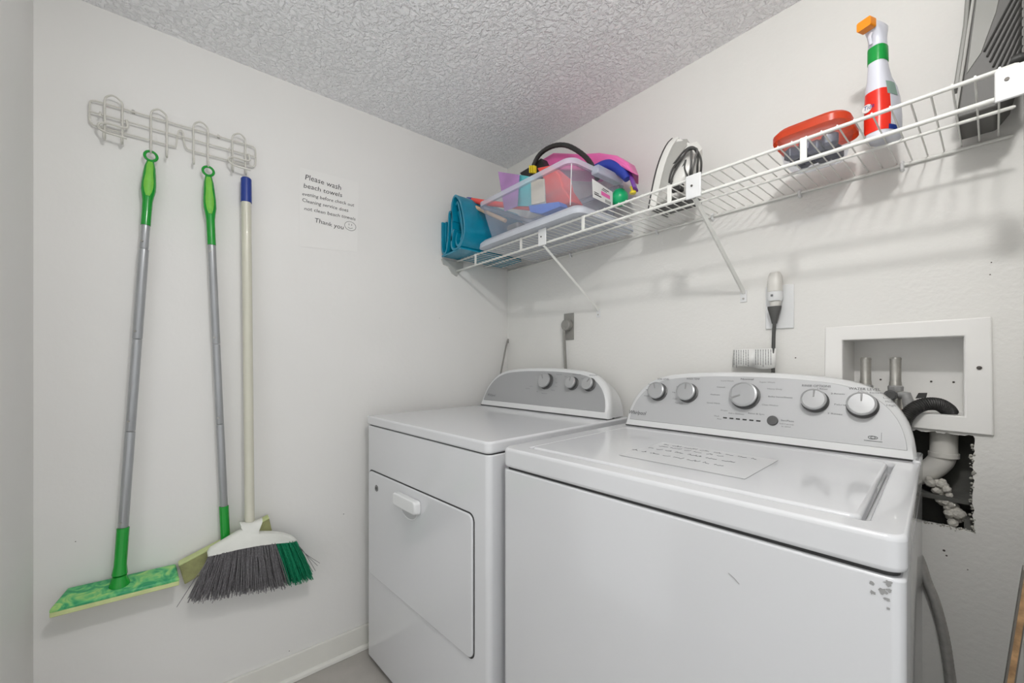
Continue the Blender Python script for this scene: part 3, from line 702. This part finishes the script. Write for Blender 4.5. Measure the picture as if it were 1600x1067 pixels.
# items: pixel outlines placed on the real depth inside the bin
card('picture_card', M['lav'], ((778, 268), (811, 273), (808, 322), (788, 330)), -.285, .004, 'lavender card standing at the left side of the clear bin', 'card')
card('plastic_folder', M['aqua'], ((807, 272), (834, 277), (832, 322), (806, 322)), -.272, .004, 'aqua plastic folder standing right of the lavender card', 'folder')
card('cream_card', M['cream'], ((829, 281), (850, 279), (851, 315), (830, 320)), -.300, .004, 'cream card behind the bin wall left of the coral scoop', 'card')
# coral scoop
sc = [at(px, py, Y=-.24) for px, py in ((838, 262), (858, 258), (874, 272), (879, 292), (894, 314), (884, 320), (852, 318), (850, 282))]
b = MB().rings([sc, [p+Vector((0, .015, 0)) for p in sc], [p+Vector((.004, .06, -.004)) for p in sc]])
tag(b.build('sand_scoop', M['coral'], bevel=.006), 'coral red sand scoop standing in the middle of the clear bin', 'scoop', G)
b = MB().tube([at(738, 313, Y=-.30), at(760, 317, Y=-.29), at(828, 325, Y=-.25)], [.011, .012, .010], 12)
t2 = b.build('orange_bat', M['coral']); tag(t2, 'orange-red toy bat poking out over the left rim of the bin', 'bat', G)
b = MB().tube([at(727, 311, Y=-.305), at(731, 311.5, Y=-.304), at(737.5, 313, Y=-.301)], [.004, .010, .0115], 12); b.build('tip', M['navy'], t2)
b = MB().tube([at(739, 322, Y=-.31), at(790, 345, Y=-.27)], .008, 8); tag(b.build('wooden_stick', M['tan']), 'tan wooden stick leaning low in the left of the bin', 'stick', G)
card('blue_block', M['skyblue'], ((826, 321), (873, 315), (876, 322), (846, 334), (828, 331)), -.295, .04, 'blue plastic block low in the middle of the clear bin', 'block')
b = MB().box(.32, .39, -.27, -.17, 1.62, 1.665); tag(b.build('grey_pouch', M['greyhard'], bevel=.01), 'dull grey pouch lying at the bottom left of the bin', 'pouch', G)
# black hose arc with yellow clip
t2 = thing('air_hose', 'black ribbed hose arching above the clear bin', 'hose', (.55, -.2, 1.70), 0, G)
hp = crom([at(826, 300, Y=-.19), at(831, 268, Y=-.19), at(842, 243, Y=-.19), at(862, 229, Y=-.19), at(884, 227, Y=-.19), at(906, 238, Y=-.19), at(922, 254, Y=-.19), at(934, 280, Y=-.19)], 8)
MB().tube(hp, [.0085+.0006*(i % 2) for i in range(len(hp))], 12).build('hose', M['rubber'], t2)
b = MB()
for i in range(3):
    p = at(828+i*3.2, 264, Y=-.21); b.box(p.x-.002, p.x+.0025, p.y-.004, p.y+.012, p.z-.016, p.z+.014)
b.build('yellow_clip', M['yellow'], t2, bevel=.0015)
card('black_pouch', M['rubber'], ((812, 270), (832, 258), (845, 247), (852, 262), (838, 276), (816, 276)), -.18, .05, 'black pouch sticking out above the rim beside the hose', 'pouch')
# pink float: soft lofted pillow
def pillow(name, mt, path, r, sq, label, cat):
    b = MB().tube(crom(path, 6), r, 14, sq=sq); return tag(b.build(name, mt), label, cat, G)
pk = [at(px, py, Y=-.145) for px, py in ((845, 262), (847, 248), (864, 238), (905, 240), (935, 238), (962, 242), (980, 253), (987, 270), (972, 262), (950, 259), (925, 266), (880, 266))]
tag(MB().rings([pk, [p+Vector((-.004, .05, .004)) for p in pk], [p+Vector((-.03, .09, -.01)) for p in pk]]).build('pink_float', M['pink'], bevel=.008), 'pink swim float lying across the top of the bin', 'swim float', G)
c = crom([at(930, 262, Y=-.16), at(950, 258, Y=-.14), at(970, 266, Y=-.13), at(980, 280, Y=-.13)], 6)
tag(MB().tube(c, [.010+.010*math.sin(PI*(i+1)/(len(c)+1)) for i in range(len(c))], 12).build('blue_ring', M['navy']), 'blue foam ring bulging over the right end of the bin', 'foam ring', G)
c = crom([at(950, 250, Y=-.12), at(972, 254, Y=-.11), at(984, 272, Y=-.11), at(993, 296, Y=-.12)], 6)
tag(MB().tube(c, .010, 10, sq=(1.6, .6)).build('purple_strap', M['purple']), 'purple strap hanging over the right end of the bin', 'strap', G)
pc = at(968, 309, Y=-.09)
tag(MB().lathe([(.0001, -.030), (.018, -.026), (.028, -.012), (.031, 0), (.028, .012), (.018, .026), (.0001, .030)], Matrix.Translation(pc), 20).build('green_ball', M['greenb']), 'green ball at the right end of the clear bin', 'ball', G)
pc = at(989, 297, Y=-.12)
tag(MB().lathe([(.0001, 0), (.010, 0), (.011, .006), (.007, .010), (.007, .018), (.011, .022), (.0001, .024)], Matrix.Translation(pc-Vector((0, 0, .012))), 14).build('yellow_plug', M['yellow']), 'small yellow plug at the far right of the clear bin', 'plug', G)

# ================================================================== IRON
t = thing('steam_iron', 'white steam iron standing on its heel with grey cord wrapped round', 'iron', (.97, -.13, SZ+.004))
def tear(k, x, lean=.0, zb=1.582, h=.218, hw=.058, n=14):
    pts = []
    for i in range(n+1):
        s = i/n; zz = s; wv = math.cos(s**1.7*PI/2)**.75 if s < 1 else 0
        pts.append((hw*wv, zz))
    ring = [(-a, z) for a, z in pts]+[(a, z) for a, z in reversed(pts[:-1])]
    return [Vector((x+lean*z, -.13+yy*k, zb+.0+h*(z*k+(1-k)*.35))) for yy, z in ring]
ln_ = .045
MB().rings([tear(1.0, .905, ln_), tear(1.0, .909, ln_)]).build('soleplate', M['sole'], t)
MB().rings([tear(.985, .9095, ln_), tear(.985, .924, ln_), tear(.95, .930, ln_)]).build('skirt', M['ironw'], t, ang=50)
MB().rings([tear(.90, .9305, ln_), tear(.84, .955, ln_), tear(.74, .962, ln_)]).build('water_tank', M['irong'], t, ang=50)
MB().rings([tear(.72, .9625, ln_), tear(.70, .985, ln_), tear(.50, 1.0, ln_)]).build('upper_shell', M['ironw'], t, ang=50)
MB().tube(crom([at(px, py, Y=-.13) for px, py in ((1058, 222), (1070, 226), (1081, 236), (1087, 255), (1088, 285), (1083, 310), (1068, 318))], 5), .0095, 12).build('handle', M['ironw'], t)
MB().box(.915, 1.03, -.165, -.095, 1.5805, 1.596).build('heel_rest', M['sole'], t, bevel=.004)
b = MB()
def cordline(pts, y, r=.0029): b.tube(crom([at(1000+x*.1313, 200+z*.1313, Y=y+(.04 if k in (0, len(pts)-1) else 0)) for k, (x, z) in enumerate(pts)], 5), r, 8)
cordline(((360, 760), (338, 680), (325, 580), (347, 500), (430, 390), (520, 280), (600, 228), (665, 250), (718, 350), (730, 450), (715, 600)), -.170)
cordline(((400, 770), (370, 680), (400, 540), (480, 400), (560, 270), (606, 245), (612, 400), (600, 520), (590, 640)), -.176)
cordline(((420, 760), (385, 660), (385, 560), (440, 430), (520, 320), (585, 262), (650, 255), (690, 350), (684, 450), (680, 620)), -.168)
cordline(((350, 740), (350, 620), (390, 480), (500, 350), (575, 250), (640, 240), (680, 265), (655, 380), (615, 540), (600, 640)), -.182)
cordline(((430, 740), (420, 640), (450, 540), (520, 440), (545, 380), (530, 470), (560, 560), (590, 640)), -.165, .0024)
b.build('power_cord', M['cord'], t)
MB().box(.975, 1.005, -.178, -.155, 1.612, 1.636).build('plug', M['rubber'], t, bevel=.004)

# ================================================================== TUB WITH ORANGE LID
t = thing('storage_tub', 'clear round-cornered tub of dark pods with orange-red lid', 'tub', (1.318, -.165, SZ+.004))
zb = SZ+.0045
MB().rings([rr_ring(1.268, 1.368, -.205, -.105, .025, zb), rr_ring(1.264, 1.372, -.209, -.101, .028, zb+.006), rr_ring(1.254, 1.382, -.219, -.091, .03, zb+.056)], cap=False).add(rr_ring(1.268, 1.368, -.205, -.105, .025, zb), [tuple(range(24))]).build('tub_body', M['tubclear'], t, solid=.0015)
MB().rings([rr_ring(1.246, 1.391, -.228, -.082, .034, zb+.050), rr_ring(1.246, 1.391, -.228, -.082, .034, zb+.064), rr_ring(1.252, 1.385, -.222, -.088, .034, zb+.072), rr_ring(1.262, 1.375, -.212, -.098, .03, zb+.073)], cap=False).add(rr_ring(1.262, 1.375, -.212, -.098, .03, zb+.073), [tuple(range(24))]).build('tub_lid', M['orange'], t, ang=30)
# lid tab with two dark pods visible through the tub
for i in range(16):
    c = Vector((1.287+(i % 4)*.021+random.uniform(-.003, .003), -.188+((i//4) % 4)*.022+random.uniform(-.003, .003), zb+.016+random.uniform(0, .010)))
    a = random.random()*3
    tag(MB().rings([[c+Matrix.Rotation(a, 3, 'Z') @ Vector((x*k, y*k, z)) for x, y in rrect(-.015, .015, -.012, .012, .006, 3)] for k, z in ((.6, -.013), (1, -.008), (1, .009), (.6, .015))]).build('cleaning_pod', M['darkblue'], sub=0), 'dark pod lying inside the orange-lidded tub', 'pod', 'dark pods in the tub')

# ================================================================== SPRAY BOTTLE
t = thing('spray_bottle', 'white stain spray bottle with red label, green collar and orange nozzle', 'spray bottle', (1.436, -.15, SZ+.004))
def oval(cx, cy, a, c, z, n=24, p=.75):
    return [Vector((cx+a*math.copysign(abs(math.cos(k*2*PI/n))**p, math.cos(k*2*PI/n)), cy+c*math.copysign(abs(math.sin(k*2*PI/n))**p, math.sin(k*2*PI/n)), z)) for k in range(n)]
bz = SZ+.0045
BA = math.radians(-20)
RB = Matrix.Translation((1.436, -.15, 0)) @ Matrix.Rotation(BA, 4, 'Z')
def bov(a, c, z, dx=0): return [RB @ p for p in oval(dx, 0-max(0, .038-c)*.85, a, c, z)]
prof = [(.020, .034, 0), (.0235, .038, .006), (.024, .038, .05), (.0225, .036, .085), (.0205, .031, .108), (.0165, .023, .128), (.0145, .0185, .15), (.0138, .0165, .165)]
MB().rings([bov(a, c, bz+z) for a, c, z in prof]).build('bottle_body', M['spray'], t, ang=60)
MB().rings([bov(.0150, .0175, bz+.160), bov(.0152, .0175, bz+.163), bov(.0150, .0170, bz+.190), bov(.0145, .0165, bz+.192)]).build('collar', M['lgreen'], t)
HY = -.0185
def hov(a, c, z, y=0): return [RB @ p for p in oval(0, HY+y, a, c, z)]
MB().rings([hov(.0142, .0160, bz+.1925), hov(.0132, .0155, bz+.208), hov(.0132, .020, bz+.218, -.002), hov(.0135, .026, bz+.226, -.005), hov(.0125, .028, bz+.236, -.004), hov(.010, .026, bz+.240, -.004)]).build('trigger_head', M['spray'], t, ang=50)
MB().rings([[RB @ Vector((x, HY+y, z)) for x, z in rrect(-.0125, .0125, bz+.221, bz+.240, .003, 3)] for y in (-.046, -.028)]).build('nozzle', M['orangec'], t)
MB().tube([RB @ Vector((0, HY-.020, bz+.222)), RB @ Vector((0, HY-.026, bz+.208)), RB @ Vector((0, HY-.022, bz+.195))], [.004, .0035, .003], 8).build('trigger', M['spray'], t)
# wrapped labels following the front
def wraplabel(name, mt, z0, z1, a0, a1, off=.0006, parent=None):
    grid = []
    for j in range(9):
        z = z0+(z1-z0)*j/8
        for q in range(len(prof)-1):
            if prof[q][2] <= z <= prof[q+1][2]:
                f = (z-prof[q][2])/(prof[q+1][2]-prof[q][2]); a = prof[q][0]+(prof[q+1][0]-prof[q][0])*f; c = prof[q][1]+(prof[q+1][1]-prof[q][1])*f; break
        row = []
        for k in range(13):
            tt = math.radians(a0+(a1-a0)*k/12); ca, sa = math.cos(tt), math.sin(tt)
            row.append(RB @ Vector(((a+off)*math.copysign(abs(ca)**.75, ca), (c+off)*math.copysign(abs(sa)**.75, sa)-max(0, .038-c)*.85, bz+z)))
        grid.append(row)
    return MB().sheet(grid).build(name, mt, parent or t)
rl = wraplabel('front_label', M['red'], .012, .098, -168, -22)
wraplabel('back_label', M['stickgrey'], .085, .112, -32, 5)
wraplabel('side_mark', M['blue'], .012, .022, -30, 0)
b = MB(); c = RB @ Vector((-.008, -.0385, bz+.066))
cu = RB.to_3x3() @ Vector((1, 0, 0)); b.rings([[c+cu*math.cos(a)*.0085+Vector((0, 0, math.sin(a)*.0085))+RB.to_3x3() @ Vector((0, d, 0)) for a in [k*PI/10 for k in range(20)]] for d in (-.0008, .002)])
em = b.build('round_emblem', M['paper'], rl)
b = MB(); write(b, 'Tide', c-cu*.006+RB.to_3x3() @ Vector((0, -.0014, -.003)), cu, (0, 0, 1), .019, .009, .15); b.build('emblem_lettering', M['blue'], em)

# ================================================================== GREY RIBBED CASE
t = thing('ribbed_case', 'grey plastic case with dark ribs standing at the right end of the shelf', 'case', (1.575, -.08, SZ+.004))
pl = [(1.539, 1.581), (1.547, 1.655), (1.553, 1.716), (1.561, 1.80), (1.571, 1.90), (1.619, 1.90), (1.619, 1.66), (1.607, 1.605), (1.590, 1.581)]
MB().prism([(x, -.148, z) for x, z in pl], (0, .12, 0)).build('shell', M['greymid'], t, bevel=.004)
pp = [(1.5535, 1.66), (1.566, 1.80), (1.578, 1.90), (1.612, 1.90), (1.590, 1.755), (1.572, 1.69)]
MB().prism([(x, -.1495, z) for x, z in pp], (0, .004, 0)).build('front_panel', M['greyhard'], t, bevel=.001)
MB().tube([(1.5405, -.150, 1.60), (1.5485, -.150, 1.67), (1.557, -.150, 1.75), (1.573, -.150, 1.90)], .0022, 8).build('rim', M['greylight'], t)
MB().prism([(1.536, -.143, 1.645), (1.544, -.143, 1.645), (1.556, -.143, 1.76), (1.563, -.143, 1.90), (1.556, -.143, 1.90), (1.549, -.143, 1.76)], (0, .03, 0)).build('side_flange', M['greyhard'], t, bevel=.002)
for i in range(9):
    a = Vector((1.5755+i*.0035, -.1505, 1.690-i*.0115)); c = Vector((1.619, -.1505, 1.790-i*.0165))
    MB().tube([a, c], .0017, 6).build('rib_slot', M['greydark'], t)
MB().lathe([(.0001, 0), (.007, 0), (.009, .008), (.007, .016), (.0001, .017)], Matrix.Translation((1.606, -.162, 1.648)) @ Matrix.Rotation(PI/2, 4, 'Y'), 14).build('foot_knob', M['greydark'], t)

# ================================================================== OUTLETS AND CORDS
t = thing('dryer_outlet', 'grey wall outlet above the dryer with a round plug in it', 'outlet', (.416, -.003, 1.21))
MB().box(.388, .444, -.004, 0, 1.208, 1.322).build('outlet_plate', M['cordl'], t, bevel=.002)
t = MB().tube(crom([(.414, -.026, 1.26), (.412, -.028, 1.235), (.413, -.026, 1.18), (.416, -.022, 1.08), (.418, -.020, .98)], 5), .0065, 8, sq=(1.3, .7)).build('power_cord', M['cordl'], D)
MB().lathe([(.021, 0), (.024, .004), (.024, .022), (.020, .026), (.0001, .026)], Matrix.Translation((.418, -.0045, 1.270)) @ Matrix.Rotation(PI/2, 4, 'X'), 22).build('plug', M['cordl'], t)
t = thing('washer_outlet', 'white double outlet plate left of the valve box', 'outlet', (1.20, -.003, 1.205))
MB().box(1.167, 1.236, -.005, 0, 1.207, 1.328).build('outlet_plate', M['whitep'], t, bevel=.002)
t = thing('plug_in_night_light', 'white plug-in night light on the outlet above the washer', 'night light', (1.19, -.03, 1.25))
MB().rings([oval(1.196, -.022, .016, .014, 1.283, p=.8), oval(1.196, -.022, .0185, .017, 1.292, p=.8), oval(1.196, -.022, .0185, .018, 1.308, p=.8)]).build('base', M['whitep'], t)
MB().rings([oval(1.196, -.022, .0175, .0185, 1.3085, p=.8), oval(1.196, -.022, .0178, .019, 1.33, p=.8), oval(1.196, -.021, .016, .016, 1.352, p=.8), oval(1.196, -.020, .012, .012, 1.362, p=.8), oval(1.196, -.02, .004, .004, 1.364, p=.8)]).build('lens', M['pvc'], t)
MB().rings([oval(1.196, -.018, .011, .012, 1.268, p=.8), oval(1.196, -.018, .015, .013, 1.2828, p=.8)]).build('socket', M['pvc'], t)
MB().box(1.191, 1.197, -.0415, -.0395, 1.294, 1.300).build('sensor', M['ink'], t, bevel=.001)
t = MB().tube(crom([(1.196, -.026, 1.222), (1.194, -.025, 1.19), (1.192, -.022, 1.13), (1.190, -.018, 1.05), (1.190, -.016, .96)], 5), .0045, 10).build('power_cord', M['cord'], W)
MB().rings([oval(1.196, -.026, .017, .009, 1.268), oval(1.196, -.026, .0165, .009, 1.262), oval(1.196, -.026, .011, .007, 1.242), oval(1.196, -.026, .007, .006, 1.225), oval(1.196, -.026, .006, .005, 1.220)]).build('plug', M['cord'], t)
tg = MB(); gr = []
for j in range(13):
    u = j/12; yy = -.024-.006*abs(math.sin(u*PI*2))+(.005 if .40 < u < .56 else 0)
    gr.append([Vector((1.088+u*.112, yy, 1.152)), Vector((1.086+u*.112, yy-.001, 1.098+.004*math.sin(u*PI*2))), ])
lb = tg.sheet(gr).build('warning_tag', M['paper'], t, solid=.0006)
b = MB()
for k in range(16):
    u = (k+.8)/17.5
    if .44 < u < .52: continue
    x = 1.088+u*.112; yy = -.0315; z = 1.149
    while z > 1.106:
        l = random.uniform(.002, .009); b.box(x-.0007, x+.0007, yy-.0004, yy, z-l, z); z -= l+.0016
b.build('tag_print', M['ink'], t)
# thin cable coming out of the corner
b = MB().tube(crom([at(794, 530, X=.006), at(791, 540, X=.012), at(787, 560, X=.018), at(782, 585, X=.026)], 5), .0042, 8)
t2 = b.build('cable', M['cordl']); tag(t2, 'thin grey cable end poking up in the corner behind the dryer', 'cable')
MB().lathe([(.005, -.006), (.0055, .0), (.004, .006)], Matrix.Translation(at(793, 534, X=.006)), 10).build('connector', M['rust'], t2)

# ================================================================== VALVE BOX
t = thing('valve_box', 'white recessed laundry valve box in the wall right of the washer', 'valve box', (1.445, -.002, .962))
def qf(P, Q, y0, y1):  # frame between outer quad P and inner quad Q
    b = MB(); vs = [Vector((x, y, z)) for y in (y0, y1) for x, z in P]+[Vector((x, y, z)) for y in (y0, y1) for x, z in Q]; fs = []
    for k in range(4):
        k2 = (k+1) % 4; fs += [(k, k2, 8+k2, 8+k), (4+k, 12+k, 12+k2, 4+k2), (k, 4+k, 4+k2, k2), (8+k, 8+k2, 12+k2, 12+k)]
    return b.add(vs, fs)
qf([(1.302, .966), (1.587, .962), (1.584, 1.208), (1.305, 1.204)], [(1.341, .999), (1.546, .998), (1.546, 1.170), (1.341, 1.169)], -.007, 0).build('frame', M['boxw'], t, bevel=.003)
b = MB(); x0, x1, z0, z1, d = 1.3415, 1.5455, .9985, 1.1695, .10
b.add([(x0, 0, z0), (x1, 0, z0), (x1, 0, z1), (x0, 0, z1), (x0+.004, d, z0), (x1-.004, d, z0), (x1-.004, d, z1), (x0+.004, d, z1)], [(0, 1, 5, 4), (1, 2, 6, 5), (2, 3, 7, 6), (3, 0, 4, 7), (4, 5, 6, 7)])
b.build('recess', M['boxw'], t, solid=.001, smooth=False)
MB().lathe([(.0001, -.001), (.004, 0), (.004, .003)], Matrix.Translation((1.567, -.009, 1.102)) @ Matrix.Rotation(-PI/2, 4, 'X'), 12).build('screw', M['rust'], t)
for x, s in ((1.380, 1), (1.4345, 1)):
    v = thing('water_valve', 'left of the two upright metal valve tubes in the recess' if x < 1.4 else 'right valve tube in the recess, with printed sleeve and round knob', 'valve', (x, .03, 1.0), 0, 'valves in the wall box')
    MB().lathe([(.0085, 1.052), (.0118, 1.056), (.0112, 1.066), (.0105, 1.068), (.0105, 1.118), (.0112, 1.122), (.009, 1.126), (.0001, 1.126)], Matrix.Translation((x, .03, 0)), 20).build('arrestor_tube', M['brass'], v)
    MB().lathe([(.014, 1.045), (.0145, 1.055), (.012, 1.058)], Matrix.Translation((x, .03, 0)), 8).build('nut', M['stain'], v)
    MB().lathe([(.012, .9995), (.012, 1.046)], Matrix.Translation((x, .03, 0)), 14).build('valve_body', M['brass'], v)
    MB().lathe([(.009, 0), (.012, .004), (.0125, .016), (.009, .019), (.0001, .019)], Matrix.Translation((x-.006, .018, 1.035)) @ Matrix.Rotation(PI/2, 4, 'X'), 14).build('valve_knob', M['knobside'], v)
    MB().tube([(x+.008, .022, 1.036), (x+.020, .016, 1.036), (x+.024, .012, 1.020), (x+.024, .010, 1.005)], [.009, .010, .0105, .0085], 12).build('hose_coupling', M['stain'], v)
for px, py in ((1376, 593), (1455, 596), (1490, 597)): p = at(px, py, Y=.0985); MB().lathe([(.0001, 0), (.0024, .0), (.0001, .0015)], Matrix.Translation(p) @ Matrix.Rotation(PI/2, 4, 'X'), 6).build('nail_head', M['rust'], t)
# drain hose: ribbed, hooked over into the recess
hp = crom([(1.450, -.024, .945), (1.456, -.024, .982), (1.468, -.020, 1.005), (1.486, -.010, 1.019), (1.506, .004, 1.020), (1.519, .018, 1.010), (1.524, .026, .9995)], 14)
t = MB().tube(hp, [.0135+.0012*(i % 2) for i in range(len(hp))], 14).build('drain_hose', M['rubber'], W)
p = Vector((1.482, -.022, 1.036))
MB().prism([p+Vector((-.009, 0, -.004)), p+Vector((.008, 0, -.001)), p+Vector((.010, 0, .010)), p+Vector((-.004, 0, .009))], (0, .003, 0)).build('clamp_tab', M['rubber'], t, bevel=.001)

# ================================================================== DRAIN PIPE, FOAM, SUPPLY HOSE, BOARD
t = thing('drain_pipe', 'white plastic drain pipe elbow inside the hole under the valve box', 'pipe', (1.50, .045, .84))
MB().lathe([(.023, .905), (.023, .955), (.0215, .962)], Matrix.Translation((1.513, .045, 0)), 24).build('hub', M['pvc'], t)
MB().lathe([(.0255, .898), (.0255, .908)], Matrix.Translation((1.513, .045, 0)), 24).build('collar', M['pvc'], t)
MB().tube(crom([(1.512, .045, .905), (1.508, .045, .888), (1.495, .045, .868), (1.478, .045, .853), (1.455, .045, .838)], 5), [.0225]*21, 20).build('elbow', M['pvc'], t)
b = MB()
for i in range(46):
    s = i/46; c = Vector((1.502+.034*s+random.uniform(-.011, .011), .028+random.uniform(-.008, .008), .842-.080*s+random.uniform(-.006, .006)))
    r = random.uniform(.006, .011)
    b.lathe([(.0001, -r), (r*.7, -r*.7), (r, 0), (r*.75, r*.6), (.0001, r)], Matrix.Translation(c) @ Matrix.Rotation(random.random()*3, 4, 'X') @ Matrix.Rotation(random.random()*3, 4, 'Y'), 7)
tag(b.build('spray_foam', M['foam'], smooth=False), 'crumbly dried insulation foam in the wall hole below the pipe', 'foam')
t2 = thing('supply_hose', 'grey braided hose curving down beside the washer', 'hose', (1.51, -.035, 0))
hp = crom([(1.462, -.012, .70), (1.478, -.012, .672)]+[at(px, py, Y=-.012) for px, py in ((1447, 905), (1461, 940), (1474, 990), (1482, 1040), (1486, 1090))]+[(1.520, -.012, .2), (1.50, -.012, .03)], 14)
MB().tube(hp, [.0088+.0005*(i % 2) for i in range(len(hp))], 12).build('hose', M['hose'], t2)
t = thing('wall_board', 'raw-edged chipboard panel leaning at the right wall, bottom right corner', 'board', (1.60, -.3, 0))
def bq(y, e=0): return [(1.5985+e, y, .60), (1.6155+e, y, .84), (1.6205+e, y, .84), (1.6035+e, y, .60)]
MB().prism([(1.5385, -.35, .0), (1.6165, -.35, .81), (1.6225, -.35, .81), (1.5455, -.35, .0)], (0, .002, 0)).build('chipped_edge', M['wood'], t)
MB().prism([(1.5365, -.348, .0), (1.6145, -.348, .81), (1.6235, -.348, .81), (1.5505, -.348, .0)], (0, .022, 0)).build('panel', M['boardg'], t)
